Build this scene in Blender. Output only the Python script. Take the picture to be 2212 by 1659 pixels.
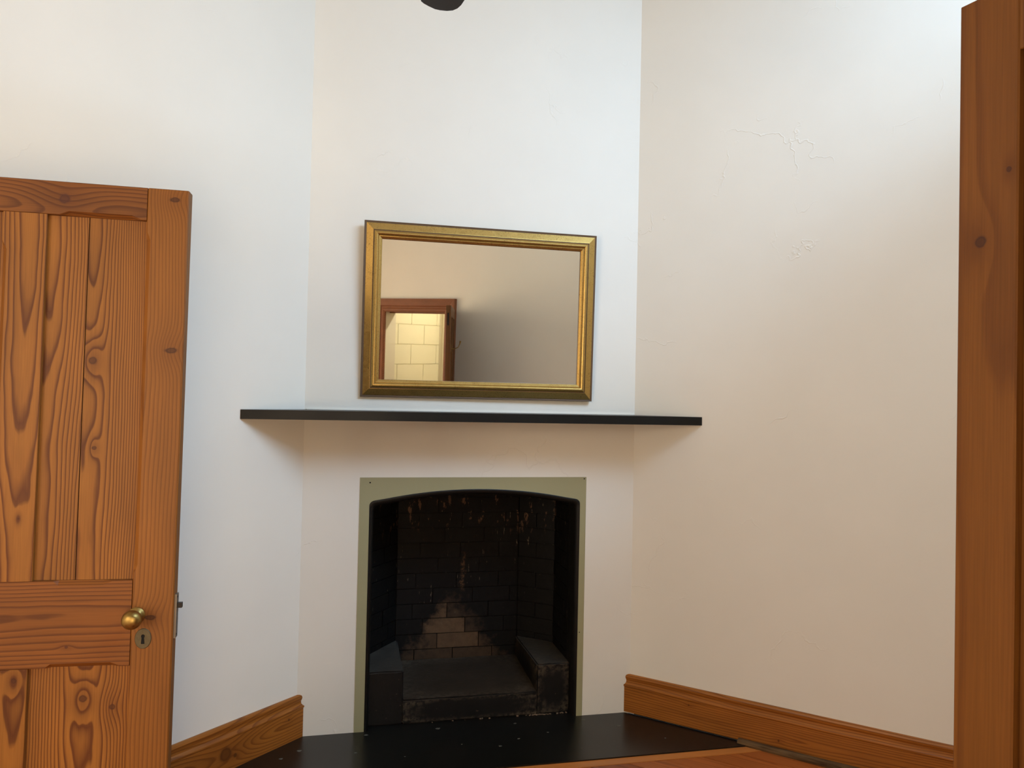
import bpy, bmesh, math, random
from mathutils import Vector, Matrix
random.seed(7)
R = math.radians
scene = bpy.context.scene
col = scene.collection
for o in list(bpy.data.objects):
    bpy.data.objects.remove(o, do_unlink=True)

# ------------------------------------------------------------------ plan of the room (metres)
W = 1.5487                                            # width of the chimney breast, its face is y = 0
AL, AR = R(44.085), R(44.608)
DL = Vector((-math.cos(AL), -math.sin(AL), 0))        # left wall runs this way from the chimney breast
DR = Vector((math.cos(AR), -math.sin(AR), 0))         # right wall
NL = Vector((math.sin(AL), -math.cos(AL), 0))         # into the room
NR = Vector((-math.sin(AR), -math.cos(AR), 0))
DD = Vector((math.sin(AR), math.cos(AR), 0))          # doorway wall, towards the right wall
HINGE = Vector((1.075, -3.425, 0))                    # hinge of the near door, on the doorway wall
CEIL = 4.25
A0, B0 = Vector((0, 0, 0)), Vector((W, 0, 0))
def cross2(a, b): return a.x*b.y - a.y*b.x
def meet(p, d, q, e):
    t = cross2(q - p, e) / cross2(d, e)
    return p + d*t
KR = meet(B0, DR, HINGE, DD)                          # right wall / doorway wall corner
KL = A0 + DL*4.2                                      # left wall / back wall corner
KB = meet(KL, DR, HINGE, DD)                          # back wall / doorway wall corner

# ------------------------------------------------------------------ camera
cam = bpy.data.cameras.new('camera')
cam.sensor_fit = 'HORIZONTAL'; cam.sensor_width = 36.0
cam.lens = 1656.75/2212*36.0
cam.clip_start = 0.02
cam_ob = bpy.data.objects.new('camera', cam); col.objects.link(cam_ob)
Fv = Vector((0.22391135, 0.97440712, 0.01986127)); Rv = Vector((0.9742822, -0.22431778, 0.02134799)); Uv = Rv.cross(Fv)
M = Matrix((( Rv.x, Uv.x, -Fv.x, 0.13062), (Rv.y, Uv.y, -Fv.y, -3.49858), (Rv.z, Uv.z, -Fv.z, 1.5), (0, 0, 0, 1)))
cam_ob.matrix_world = M
scene.camera = cam_ob

# ------------------------------------------------------------------ world, daylight, added fill, exposure
world = bpy.data.worlds.new('world'); scene.world = world
world.use_nodes = True
bg = world.node_tree.nodes['Background']
bg.inputs['Color'].default_value = (0.62, 0.78, 1.0, 1); bg.inputs['Strength'].default_value = 1.0
WIN_T0, WIN_T1, WIN_Z0, WIN_Z1 = 0.20, 2.55, 2.95, 4.05
W3_T0, W3_T1, W3_Z0, W3_Z1 = -2.30, -1.15, 0.35, 1.65
def on_doorwall(t, depth, z):                         # depth > 0 goes out of the room
    p = HINGE + DD*t + DR*depth
    return Vector((p.x, p.y, z))
sun_area = bpy.data.lights.new('window_daylight', 'AREA')
sun_area.shape = 'RECTANGLE'; sun_area.size = WIN_T1 - WIN_T0 - 0.06; sun_area.size_y = WIN_Z1 - WIN_Z0 - 0.06
sun_area.energy = 72.0; sun_area.color = (0.46, 0.70, 1.0); sun_area.spread = R(150)
wl = bpy.data.objects.new('window_daylight', sun_area); col.objects.link(wl)
wl.location = on_doorwall((WIN_T0+WIN_T1)/2, 0.26, (WIN_Z0+WIN_Z1)/2 + 0.10)
aim = (-DR + Vector((0, 0, -1.5))).normalized()
wl.rotation_euler = aim.to_track_quat('-Z', 'Y').to_euler()
side_area = bpy.data.lights.new('side_fill_light', 'AREA')  # added warm fill for the lower left, no real source behind it
side_area.shape = 'RECTANGLE'; side_area.size = W3_T1-W3_T0-.06; side_area.size_y = W3_Z1-W3_Z0-.06
side_area.energy = 66.0; side_area.color = (1.0, 0.75, 0.47)
sl_ = bpy.data.objects.new('side_fill_light', side_area); col.objects.link(sl_)
sl_.location = on_doorwall((W3_T0+W3_T1)/2, 0.32, (W3_Z0+W3_Z1)/2)
sl_.rotation_euler = (-DR).to_track_quat('-Z', 'Y').to_euler()
# warm fill for the lower walls, added behind an invented window in wall_back
BW_S0, BW_S1, BW_Z0, BW_Z1 = 0.75, 2.35, 0.75, 2.55
NB = DD                                               # wall_back faces the right wall
def on_backwall(s, depth, z):
    p = KL + DR*s - NB*depth
    return Vector((p.x, p.y, z))
back_area = bpy.data.lights.new('back_fill_light', 'AREA')
back_area.shape = 'RECTANGLE'; back_area.size = BW_S1-BW_S0-.06; back_area.size_y = BW_Z1-BW_Z0-.06
back_area.energy = 52.0; back_area.color = (1.0, 0.77, 0.50)
bl_ = bpy.data.objects.new('back_fill_light', back_area); col.objects.link(bl_)
bl_.location = on_backwall((BW_S0+BW_S1)/2, 0.30, (BW_Z0+BW_Z1)/2)
bl_.rotation_euler = NB.to_track_quat('-Z', 'Y').to_euler()
vs = scene.view_settings
scene.display_settings.display_device = 'sRGB'
vs.view_transform = 'Standard'; vs.look = 'None'; vs.gamma = 1.0; vs.use_curve_mapping = False
vs.exposure = 0.30

# ------------------------------------------------------------------ helpers
def tag(o, label=None, cat=None, group=None, kind=None):
    if label: o['label'] = label
    if cat: o['category'] = cat
    if group: o['group'] = group
    if kind: o['kind'] = kind
    return o
def empty(name, loc=(0, 0, 0), mat=None):
    o = bpy.data.objects.new(name, None); col.objects.link(o); o.empty_display_size = 0.1
    if mat is not None: o.matrix_world = mat
    else: o.location = loc
    return o
def link(name, me, m, parent=None):
    o = bpy.data.objects.new(name, me); col.objects.link(o)
    if m is not None and not me.materials: me.materials.append(m)
    if parent is not None: o.parent = parent
    return o
def obj(name, bm, m, parent=None, smooth=False, bevel=0.0, seg=2):
    if bevel > 0:
        es = [e for e in bm.edges if len(e.link_faces) == 2 and e.calc_face_angle(0) > R(25)]
        bmesh.ops.bevel(bm, geom=es, offset=bevel, segments=seg, affect='EDGES', clamp_overlap=True)
    bmesh.ops.recalc_face_normals(bm, faces=bm.faces)
    me = bpy.data.meshes.new(name); bm.to_mesh(me); bm.free()
    if smooth:
        me.polygons.foreach_set('use_smooth', [True]*len(me.polygons))
        try: me.set_sharp_from_angle(angle=R(38))
        except Exception: pass
    return link(name, me, m, parent)
def add_box(bm, x0, x1, y0, y1, z0, z1):
    v = [bm.verts.new((x, y, z)) for z in (z0, z1) for x, y in ((x0, y0), (x1, y0), (x1, y1), (x0, y1))]
    for f in ((3, 2, 1, 0), (4, 5, 6, 7), (0, 1, 5, 4), (1, 2, 6, 5), (2, 3, 7, 6), (3, 0, 4, 7)):
        bm.faces.new([v[i] for i in f])
    return bm
def box(x0, x1, y0, y1, z0, z1): return add_box(bmesh.new(), x0, x1, y0, y1, z0, z1)
def add_prism(bm, pts, z0, z1):                       # plan polygon, extruded upwards
    a = [bm.verts.new((p[0], p[1], z0)) for p in pts]; b = [bm.verts.new((p[0], p[1], z1)) for p in pts]
    n = len(pts)
    bm.faces.new(a); bm.faces.new(b)
    for i in range(n): bm.faces.new((a[i], a[(i+1) % n], b[(i+1) % n], b[i]))
    return bm
def prism(pts, z0, z1): return add_prism(bmesh.new(), pts, z0, z1)
def loft(sections, closed=True, caps=True):           # list of rings of equal length
    bm = bmesh.new()
    rings = [[bm.verts.new(p) for p in s] for s in sections]
    n = len(rings[0])
    for a, b in zip(rings, rings[1:]):
        for i in range(n if closed else n-1):
            bm.faces.new((a[i], a[(i+1) % n], b[(i+1) % n], b[i]))
    if caps and closed:
        bm.faces.new(rings[0]); bm.faces.new(rings[-1])
    return bm
def lathe(profile, axis='y', seg=28, origin=(0, 0, 0), squash=1.0):   # profile: (along, radius)
    sec = []
    for t, r in profile:
        ring = []
        for k in range(seg):
            a = 2*math.pi*k/seg
            c, s = r*math.cos(a), r*math.sin(a)*squash
            if axis == 'y': p = (origin[0]+c, origin[1]+t, origin[2]+s)
            else: p = (origin[0]+c, origin[1]+s, origin[2]+t)
            ring.append(p)
        sec.append(ring)
    return loft(sec)

# ------------------------------------------------------------------ material helpers
class NT:
    def __init__(s, name):
        s.m = bpy.data.materials.new(name); s.m.use_nodes = True
        s.t = s.m.node_tree; s.b = s.t.nodes['Principled BSDF']
    def n(s, kind, **kw):
        nd = s.t.nodes.new(kind)
        for k, v in kw.items(): setattr(nd, k, v)
        return nd
    def put(s, sock, v):
        if isinstance(v, bpy.types.NodeSocket): s.t.links.new(v, sock)
        elif isinstance(v, (tuple, list)) and len(v) == 3 and sock.type == 'RGBA': sock.default_value = (*v, 1)
        else: sock.default_value = v
    def math(s, op, a, b=None, c=None, clamp=False):
        nd = s.n('ShaderNodeMath', operation=op, use_clamp=clamp); s.put(nd.inputs[0], a)
        if b is not None: s.put(nd.inputs[1], b)
        if c is not None: s.put(nd.inputs[2], c)
        return nd.outputs[0]
    def vmath(s, op, a, b=None):
        nd = s.n('ShaderNodeVectorMath', operation=op); s.put(nd.inputs[0], a)
        if b is not None: s.put(nd.inputs[1], b)
        return nd.outputs['Value'] if op in ('LENGTH', 'DOT_PRODUCT', 'DISTANCE') else nd.outputs[0]
    def noise(s, vec, scale=1.0, detail=2.0, rough=0.5, dist=0.0):
        nd = s.n('ShaderNodeTexNoise'); s.put(nd.inputs['Vector'], vec)
        nd.inputs['Scale'].default_value = scale; nd.inputs['Detail'].default_value = detail
        nd.inputs['Roughness'].default_value = rough; nd.inputs['Distortion'].default_value = dist
        return nd.outputs['Fac']
    def ramp(s, f, stops, interp='LINEAR'):
        nd = s.n('ShaderNodeValToRGB'); nd.color_ramp.interpolation = interp
        el = nd.color_ramp.elements
        while len(el) < len(stops): el.new(0.5)
        for e, (p, c) in zip(el, stops):
            e.position = p; e.color = (c, c, c, 1) if not isinstance(c, (tuple, list)) else (*c, 1)
        s.put(nd.inputs[0], f)
        return nd.outputs[0]
    def mix(s, f, a, b, mode='MIX'):
        nd = s.n('ShaderNodeMix', data_type='RGBA', blend_type=mode); s.put(nd.inputs[0], f)
        s.put(nd.inputs[6], a); s.put(nd.inputs[7], b)
        return nd.outputs[2]
    def sep(s, v):
        nd = s.n('ShaderNodeSeparateXYZ'); s.put(nd.inputs[0], v); return nd.outputs
    def comb(s, x, y, z):
        nd = s.n('ShaderNodeCombineXYZ')
        for i, v in enumerate((x, y, z)): s.put(nd.inputs[i], v)
        return nd.outputs[0]
    def bump(s, h, strength=0.3, dist=0.002):
        nd = s.n('ShaderNodeBump'); nd.inputs['Strength'].default_value = strength; nd.inputs['Distance'].default_value = dist
        s.put(nd.inputs['Height'], h); s.t.links.new(nd.outputs[0], s.b.inputs['Normal']); return nd
    def set(s, color=None, rough=None, metal=None, spec=None):
        if color is not None: s.put(s.b.inputs['Base Color'], color)
        if rough is not None: s.put(s.b.inputs['Roughness'], rough)
        if metal is not None: s.b.inputs['Metallic'].default_value = metal
        if spec is not None: s.b.inputs['Specular IOR Level'].default_value = spec
        return s.m
    def obco(s): return s.n('ShaderNodeTexCoord').outputs['Object']
    def pos(s): return s.n('ShaderNodeNewGeometry').outputs['Position']
def srgb(r, g, b):
    f = lambda c: c/12.92 if c <= 0.04045 else ((c+0.055)/1.055)**2.4
    return tuple(f(c/255) for c in (r, g, b))

def pine(name, light, dark, knotc, spacing=0.0065, contrast=0.8, axis='z', rough=0.55, spread=0.032, spike=1.0):
    t = NT(name)
    co = t.obco()
    off = t.n('ShaderNodeAttribute', attribute_type='OBJECT', attribute_name='grain').outputs['Vector']
    x, y, z = t.sep(co)
    if axis == 'x': x, z = z, x
    elif axis == 'y': y, z = z, y
    base = t.comb(x, y, z)
    knots = []
    for kn in ('knot_a', 'knot_b', 'knot_c'):          # along-grain position, across position, radius
        kv = t.n('ShaderNodeAttribute', attribute_type='OBJECT', attribute_name=kn).outputs['Vector']
        ka, kb, kr = t.sep(kv)
        da = t.math('MULTIPLY', t.math('SUBTRACT', z, ka), spike); db = t.math('DIVIDE', t.math('SUBTRACT', x, kb), spike)
        wob = t.math('MULTIPLY', t.math('SUBTRACT', t.noise(base, 60.0, 2.0), 0.5), 0.008)
        d = t.math('ADD', t.math('SQRT', t.math('ADD', t.math('MULTIPLY', da, da), t.math('MULTIPLY', db, db))), wob)
        dl = t.math('SQRT', t.math('ADD', t.math('MULTIPLY', t.math('MULTIPLY', da, da), 0.22), t.math('MULTIPLY', db, db)))
        rr = t.math('MAXIMUM', kr, 0.00001)
        q = t.math('DIVIDE', d, rr)
        ql = t.math('DIVIDE', dl, t.math('MULTIPLY', rr, 2.2))
        has = t.math('GREATER_THAN', kr, 0.0005)
        g = t.math('MULTIPLY', t.math('EXPONENT', t.math('MULTIPLY', t.math('MULTIPLY', ql, ql), -1.0)), has)
        core = t.math('MULTIPLY', t.ramp(q, ((0.0, 0.8), (0.35, 0.75), (0.62, 1.0), (0.8, 0.25), (1.0, 0.0))), has)
        bend = t.math('MULTIPLY', t.math('MULTIPLY', g, rr), 1.1)
        knots.append((g, core, bend))
    p = t.vmath('ADD', base, off)
    px, py, pz = t.sep(p)
    slow = t.comb(t.math('MULTIPLY', px, 4.0), t.math('MULTIPLY', py, 4.0), t.math('MULTIPLY', pz, 0.9))
    n1 = t.math('SUBTRACT', t.noise(slow, 1.0, 1.5), 0.5)
    n2 = t.math('SUBTRACT', t.noise(t.vmath('ADD', slow, (7.3, 1.1, 3.7)), 1.0, 1.0), 0.5)
    med = t.comb(t.math('MULTIPLY', px, 22.0), t.math('MULTIPLY', py, 22.0), t.math('MULTIPLY', pz, 5.0))
    n3 = t.math('SUBTRACT', t.noise(med, 1.0, 2.0), 0.5)
    X = t.math('ADD', px, t.math('MULTIPLY', n1, spread*1.6))
    Y = t.math('ADD', py, t.math('MULTIPLY', n2, spread*2.2))
    r = t.math('SQRT', t.math('ADD', t.math('MULTIPLY', X, X), t.math('MULTIPLY', Y, Y)))
    r = t.math('ADD', r, t.math('MULTIPLY', n3, 0.006))
    for g, core, bend in knots: r = t.math('ADD', r, bend)
    f = t.math('FRACT', t.math('DIVIDE', r, spacing))
    ring = t.ramp(f, ((0.0, 0.05), (0.12, 0.0), (0.55, 0.22), (0.84, 1.0), (0.93, 0.9), (1.0, 0.05)))
    fib = t.noise(t.comb(t.math('MULTIPLY', px, 420.0), t.math('MULTIPLY', py, 420.0), t.math('MULTIPLY', pz, 9.0)), 1.0, 2.0)
    big = t.noise(t.comb(t.math('MULTIPLY', px, 9.0), t.math('MULTIPLY', py, 9.0), t.math('MULTIPLY', pz, 2.2)), 1.0, 2.0)
    c = t.mix(t.math('MULTIPLY', ring, contrast), light, dark)
    c = t.mix(1.0, c, t.ramp(fib, ((0.25, 0.86), (0.75, 1.08))), 'MULTIPLY')
    c = t.mix(1.0, c, t.ramp(big, ((0.3, 0.84), (0.7, 1.12))), 'MULTIPLY')
    for g, core, bend in knots:
        c = t.mix(t.math('MULTIPLY', g, 0.35), c, dark)
        c = t.mix(t.math('MULTIPLY', core, 0.9), c, knotc)
    t.set(c, rough, spec=0.28)
    t.bump(t.math('ADD', t.math('MULTIPLY', ring, -0.5), t.math('MULTIPLY', fib, 0.5)), 0.12, 0.001)
    return t.m

def plaster(name, c, cracks=True):
    t = NT(name); p = t.pos()
    big = t.noise(p, 2.2, 3.0, 0.55); mid = t.noise(p, 9.0, 3.0); fine = t.noise(p, 120.0, 3.0, 0.6)
    h = t.math('ADD', t.math('MULTIPLY', mid, 0.6), t.math('MULTIPLY', fine, 0.05))
    h = t.math('ADD', h, t.math('MULTIPLY', big, 2.0))
    if cracks:
        v = t.n('ShaderNodeTexVoronoi', feature='DISTANCE_TO_EDGE'); v.inputs['Scale'].default_value = 3.1
        dv = t.n('ShaderNodeTexNoise'); t.put(dv.inputs['Vector'], p); dv.inputs['Scale'].default_value = 5.0; dv.inputs['Detail'].default_value = 4.0
        t.put(v.inputs['Vector'], t.vmath('ADD', p, t.vmath('MULTIPLY', dv.outputs['Color'], (0.35, 0.35, 0.35))))
        edge = t.ramp(v.outputs['Distance'], ((0.0, 1.0), (0.012, 0.0)))
        gate = t.ramp(t.noise(t.vmath('ADD', p, (3.1, 8.2, 1.7)), 2.6, 2.0), ((0.60, 0.0), (0.66, 1.0)))
        h = t.math('ADD', h, t.math('MULTIPLY', t.math('MULTIPLY', edge, gate), 0.9))
    tint = t.ramp(big, ((0.3, 0.975), (0.7, 1.01)))
    t.set(t.mix(1.0, c, tint, 'MULTIPLY'), 0.62, spec=0.25)
    t.bump(h, 0.35, 0.004)
    return t.m

MAT = {}
MAT['wall'] = plaster('white_wall_paint', srgb(241, 235, 221))
MAT['ceiling'] = plaster('ceiling_paint', srgb(242, 240, 235), False)
MAT['sage'] = plaster('sage_green_paint', srgb(166, 160, 122), False)
MAT['cream'] = plaster('cream_hall_paint', srgb(238, 231, 198), False)
MAT['cream_grey'] = plaster('pale_hall_paint', srgb(226, 217, 190), False)
DL_, DD_, DK_ = srgb(142, 91, 35), srgb(84, 41, 11), srgb(66, 32, 14)
MAT['pine_v'] = pine('pine_upright', DL_, DD_, DK_, 0.0052, 0.95, 'z')
MAT['pine_h'] = pine('pine_across', srgb(124, 74, 28), srgb(76, 37, 13), srgb(70, 34, 24), 0.0075, 0.75, 'x')
MAT['pine_stile'] = pine('pine_stile', srgb(134, 84, 31), srgb(96, 52, 17), srgb(60, 30, 14), 0.0070, 0.6, 'z', spike=1.45)
MAT['pine_near'] = pine('pine_near_door', srgb(120, 76, 30), srgb(90, 50, 19), srgb(62, 36, 28), 0.013, 0.55, 'z', 0.45)
MAT['pine_base'] = pine('pine_baseboard', srgb(168, 102, 38), srgb(112, 58, 18), srgb(84, 46, 18), 0.011, 0.7, 'x', 0.38, 0.06)
MAT['pine_frame'] = pine('pine_door_frame', srgb(140, 86, 52), srgb(104, 58, 36), srgb(70, 36, 24), 0.009, 0.6, 'x')
MAT['plank_a'] = pine('floor_pine_a', srgb(178, 98, 44), srgb(124, 60, 26), srgb(64, 30, 18), 0.008, 0.6, 'x', 0.3)
MAT['plank_b'] = pine('floor_pine_b', srgb(152, 78, 34), srgb(106, 48, 20), srgb(60, 28, 18), 0.009, 0.6, 'x', 0.3)
MAT['border'] = pine('floor_border_pine', srgb(206, 128, 62), srgb(160, 88, 40), srgb(70, 34, 20), 0.010, 0.5, 'x', 0.3)

def mat_old_strip():
    t = NT('weathered_brown_wood'); p = t.obco()
    x, y, z = t.sep(p)
    n = t.noise(t.comb(t.math('MULTIPLY', x, 8.0), t.math('MULTIPLY', y, 90.0), t.math('MULTIPLY', z, 90.0)), 1.0, 4.0)
    t.bump(n, 0.4, 0.002)
    return t.set(t.ramp(n, ((0.3, srgb(62, 42, 24)), (0.7, srgb(120, 92, 60)))), 0.9, spec=0.15)
MAT['strip'] = mat_old_strip()

def mat_black(name, base=srgb(24, 23, 21), rough=0.35, scuff=0.25, chips=0.0):
    t = NT(name); p = t.pos()
    n = t.noise(p, 14.0, 5.0, 0.6)
    s = t.ramp(t.noise(p, 30.0, 3.0, 0.5), ((0.62, 0.0), (0.75, 1.0)))
    c = t.mix(t.math('MULTIPLY', n, scuff), base, srgb(92, 84, 74))
    if chips > 0:
        k = t.ramp(t.noise(t.vmath('ADD', p, (1.7, 5.2, 0.4)), 38.0, 1.0), ((0.80-0.02*chips, 0.0), (0.81, 1.0)))
        c = t.mix(t.math('MULTIPLY', k, 0.55), c, srgb(150, 150, 140))
    return t.set(c, t.ramp(t.noise(p, 3.5, 2.0), ((0.3, rough*0.92), (0.7, rough*1.12))))
MAT['mantel'] = mat_black('black_mantel_paint', srgb(18, 17, 14), 0.40, 0.03)
MAT['mantel'].node_tree.nodes['Principled BSDF'].inputs['Specular IOR Level'].default_value = 0.3
MAT['hearth'] = mat_black('black_slate', srgb(16, 15, 12), 0.30, 0.05, 0.0)
MAT['fan'] = mat_black('black_fan', srgb(34, 33, 33), 0.5, 0.0)

def mat_soot():
    """black painted brick with the bare brown patch the fire has left on the fireback, plus chips of paint gone."""
    t = NT('sooty_black_brick'); p = t.pos()
    x, y, z = t.sep(p)
    rag = t.math('SUBTRACT', t.noise(p, 9.0, 5.0, 0.65), 0.5)
    rag2 = t.math('SUBTRACT', t.noise(p, 40.0, 4.0, 0.7), 0.5)
    # bare patch: wide near the fire bed, narrowing upwards
    up = t.math('SUBTRACT', z, 0.10)
    half = t.math('SUBTRACT', 0.34, t.math('MULTIPLY', up, 0.72))
    dx = t.math('ABSOLUTE', t.math('SUBTRACT', x, 0.765))
    inside = t.math('SUBTRACT', half, dx)
    inside = t.math('ADD', inside, t.math('MULTIPLY', rag, 0.34))
    inside = t.math('ADD', inside, t.math('MULTIPLY', rag2, 0.10))
    top = t.math('SUBTRACT', 0.50, z)
    inside = t.math('MINIMUM', inside, t.math('ADD', t.math('MULTIPLY', top, 1.2), t.math('MULTIPLY', rag, 0.3)))
    deep = t.ramp(y, ((0.30, 0.0), (0.46, 1.0)))
    bare = t.math('MULTIPLY', t.ramp(inside, ((0.02, 0.0), (0.10, 1.0))), deep)
    own = t.n('ShaderNodeAttribute', attribute_type='OBJECT', attribute_name='bare').outputs['Fac']
    bare = t.math('MULTIPLY', bare, own)
    # thin run of bare brick above the patch
    sx = t.math('ABSOLUTE', t.math('ADD', t.math('SUBTRACT', x, 0.80), t.math('MULTIPLY', rag, 0.10)))
    streak = t.math('MULTIPLY', t.ramp(sx, ((0.004, 1.0), (0.014, 0.0))),
                    t.math('MULTIPLY', t.ramp(z, ((0.48, 0.0), (0.52, 1.0), (0.66, 1.0), (0.70, 0.0))), deep))
    # flaked paint high on the back
    fx = t.comb(t.math('MULTIPLY', x, 24.0), t.math('MULTIPLY', y, 24.0), t.math('MULTIPLY', z, 9.0))
    flake = t.ramp(t.noise(fx, 1.0, 4.0, 0.7), ((0.60, 0.0), (0.63, 1.0)))
    flake = t.math('MULTIPLY', flake, t.ramp(z, ((0.76, 0.0), (0.90, 1.0))))
    flake = t.math('MULTIPLY', flake, deep)
    drip = t.ramp(t.noise(t.comb(t.math('MULTIPLY', x, 110.0), t.math('MULTIPLY', y, 110.0), t.math('MULTIPLY', z, 14.0)), 1.0, 3.0, 0.7), ((0.685, 0.0), (0.71, 1.0)))
    drip = t.math('MULTIPLY', drip, t.ramp(z, ((0.30, 0.0), (0.42, 0.8), (1.1, 1.0))))
    soot = t.mix(t.noise(p, 20.0, 5.0, 0.65), srgb(4, 3, 3), srgb(15, 13, 10))
    brown = t.mix(t.noise(p, 30.0, 4.0, 0.6), srgb(76, 56, 38), srgb(132, 101, 72))
    c = t.mix(t.math('MULTIPLY', bare, 0.92), soot, brown)
    c = t.mix(t.math('MULTIPLY', streak, t.ramp(t.noise(p, 70.0, 3.0, 0.7), ((0.42, 0.0), (0.58, 0.9)))), c, srgb(104, 76, 50))
    c = t.mix(t.math('MULTIPLY', flake, 0.9), c, srgb(120, 90, 66))
    c = t.mix(t.math('MULTIPLY', drip, 0.8), c, srgb(150, 135, 112))
    t.bump(t.math('ADD', t.noise(p, 26.0, 5.0, 0.6), t.math('MULTIPLY', t.noise(p, 120.0, 3.0), 0.3)), 0.5, 0.004)
    return t.set(c, 0.62, spec=0.3)
MAT['soot'] = mat_soot()
def mat_hob():
    t = NT('black_painted_masonry'); p = t.pos(); x, y, z = t.sep(p)
    n = t.noise(p, 18.0, 5.0, 0.65)
    c = t.mix(n, srgb(5, 4, 4), srgb(18, 16, 13))
    nz = t.sep(t.n('ShaderNodeNewGeometry').outputs['True Normal'])[2]
    top_light = t.math('MULTIPLY', t.ramp(nz, ((0.75, 0.0), (0.95, 1.0))), t.ramp(t.noise(p, 7.0, 4.0, 0.6), ((0.25, 0.55), (0.7, 1.0))))  # upward faces coloured lighter, standing in for light from above
    c = t.mix(top_light, c, t.mix(t.ramp(z, ((0.16, 0.0), (0.20, 1.0))), srgb(64, 52, 40), srgb(80, 73, 64)))
    # worn pale arris where the paint has rubbed off
    edge = t.n('ShaderNodeNewGeometry').outputs['Pointiness']
    e = t.ramp(edge, ((0.515, 0.0), (0.585, 1.0)))
    e = t.math('MULTIPLY', e, t.ramp(t.noise(p, 45.0, 4.0, 0.7), ((0.42, 0.0), (0.58, 1.0))))
    c = t.mix(t.math('MULTIPLY', e, 0.8), c, srgb(104, 90, 72))
    chip = t.ramp(t.noise(p, 60.0, 3.0, 0.7), ((0.70, 0.0), (0.73, 1.0)))
    c = t.mix(t.math('MULTIPLY', chip, 0.5), c, srgb(128, 106, 82))
    t.bump(n, 0.5, 0.004)
    return t.set(c, 0.55, spec=0.35)
MAT['hob'] = mat_hob()

def mat_gold():
    t = NT('antique_gold_leaf'); p = t.obco()
    sp = t.ramp(t.noise(p, 260.0, 4.0, 0.75), ((0.54, 0.0), (0.64, 1.0)))
    cl = t.ramp(t.noise(p, 25.0, 3.0), ((0.35, 0.3), (0.65, 1.0)))
    c = t.mix(t.math('MULTIPLY', sp, t.math('MULTIPLY', cl, 0.9)), srgb(190, 154, 86), srgb(84, 58, 28))
    t.bump(t.noise(p, 220.0, 3.0), 0.12, 0.0008)
    return t.set(c, t.ramp(t.noise(p, 60.0, 3.0), ((0.3, 0.30), (0.7, 0.42))), 0.92)
MAT['gold'] = mat_gold()
t = NT('mirror_frame_edge'); MAT['frame_edge'] = t.set(srgb(104, 80, 56), 0.5, 0.3)
t = NT('mirror_glass'); MAT['mirror'] = t.set((0.94, 0.945, 0.90), 0.012, 1.0)
t = NT('aged_brass'); p = t.obco(); n = t.noise(p, 55.0, 4.0, 0.6)
MAT['brass'] = t.set(t.mix(n, srgb(118, 94, 48), srgb(172, 144, 82)), t.ramp(n, ((0.3, 0.26), (0.7, 0.48))), 0.92)
t = NT('tarnished_brass'); p = t.obco(); n = t.noise(p, 90.0, 4.0, 0.6)
MAT['tarnish'] = t.set(t.mix(n, srgb(70, 62, 44), srgb(104, 92, 66)), 0.55, 0.6)
t = NT('dark_iron'); MAT['iron'] = t.set(srgb(46, 42, 40), 0.45, 0.8)
t = NT('worn_steel'); MAT['steel'] = t.set(srgb(120, 112, 102), 0.45, 0.85)
t = NT('black_void'); MAT['void'] = t.set(srgb(8, 7, 6), 0.9)
t = NT('white_enamel'); MAT['white'] = t.set(srgb(232, 230, 224), 0.35)
t = NT('dark_filler'); MAT['crack_dark'] = t.set(srgb(40, 22, 12), 0.85)
def mat_pane():
    m = bpy.data.materials.new('window_pane'); m.use_nodes = True; nt = m.node_tree
    nt.nodes.clear(); o = nt.nodes.new('ShaderNodeOutputMaterial'); mx = nt.nodes.new('ShaderNodeMixShader')
    tr = nt.nodes.new('ShaderNodeBsdfTransparent'); gl = nt.nodes.new('ShaderNodeBsdfGlossy'); gl.inputs['Roughness'].default_value = 0.02
    fr = nt.nodes.new('ShaderNodeFresnel'); fr.inputs['IOR'].default_value = 1.3
    nt.links.new(fr.outputs[0], mx.inputs[0]); nt.links.new(tr.outputs[0], mx.inputs[1]); nt.links.new(gl.outputs[0], mx.inputs[2]); nt.links.new(mx.outputs[0], o.inputs[0])
    return m
MAT['pane'] = mat_pane()

# ------------------------------------------------------------------ room shell
TH = 0.12
def wall_seg(name, p, q, out, z0, z1, m, th=TH):
    o_ = out*th
    return prism([(p.x, p.y), (q.x, q.y), (q.x+o_.x, q.y+o_.y), (p.x+o_.x, p.y+o_.y)], z0, z1)
wl_ = obj('wall_left', wall_seg('', A0, KL, -NL, 0, CEIL, None), MAT['wall'])
tag(wl_, 'white plaster wall to the left of the chimney breast, behind the panelled door', 'wall', kind='structure')
wr_ = obj('wall_right', wall_seg('', B0, KR, -NR, 0, CEIL, None), MAT['wall'])
tag(wr_, 'white plaster wall to the right of the chimney breast', 'wall', kind='structure')
LB = (KB-KL).length
def bw_box(bm, s0, s1, d0, d1, z0, z1):
    q = [KL+DR*s0-NB*d0, KL+DR*s1-NB*d0, KL+DR*s1-NB*d1, KL+DR*s0-NB*d1]
    return add_prism(bm, [(v.x, v.y) for v in q], z0, z1)
bm = bmesh.new()
bw_box(bm, -.1, BW_S0, 0, TH, 0, CEIL); bw_box(bm, BW_S1, LB+.2, 0, TH, 0, CEIL)
bw_box(bm, BW_S0, BW_S1, 0, TH, 0, BW_Z0); bw_box(bm, BW_S0, BW_S1, 0, TH, BW_Z1, CEIL)
wb_ = obj('wall_back', bm, MAT['wall'])
tag(wb_, 'plain white wall behind the camera on the left side of the room', 'wall', kind='structure')

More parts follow.
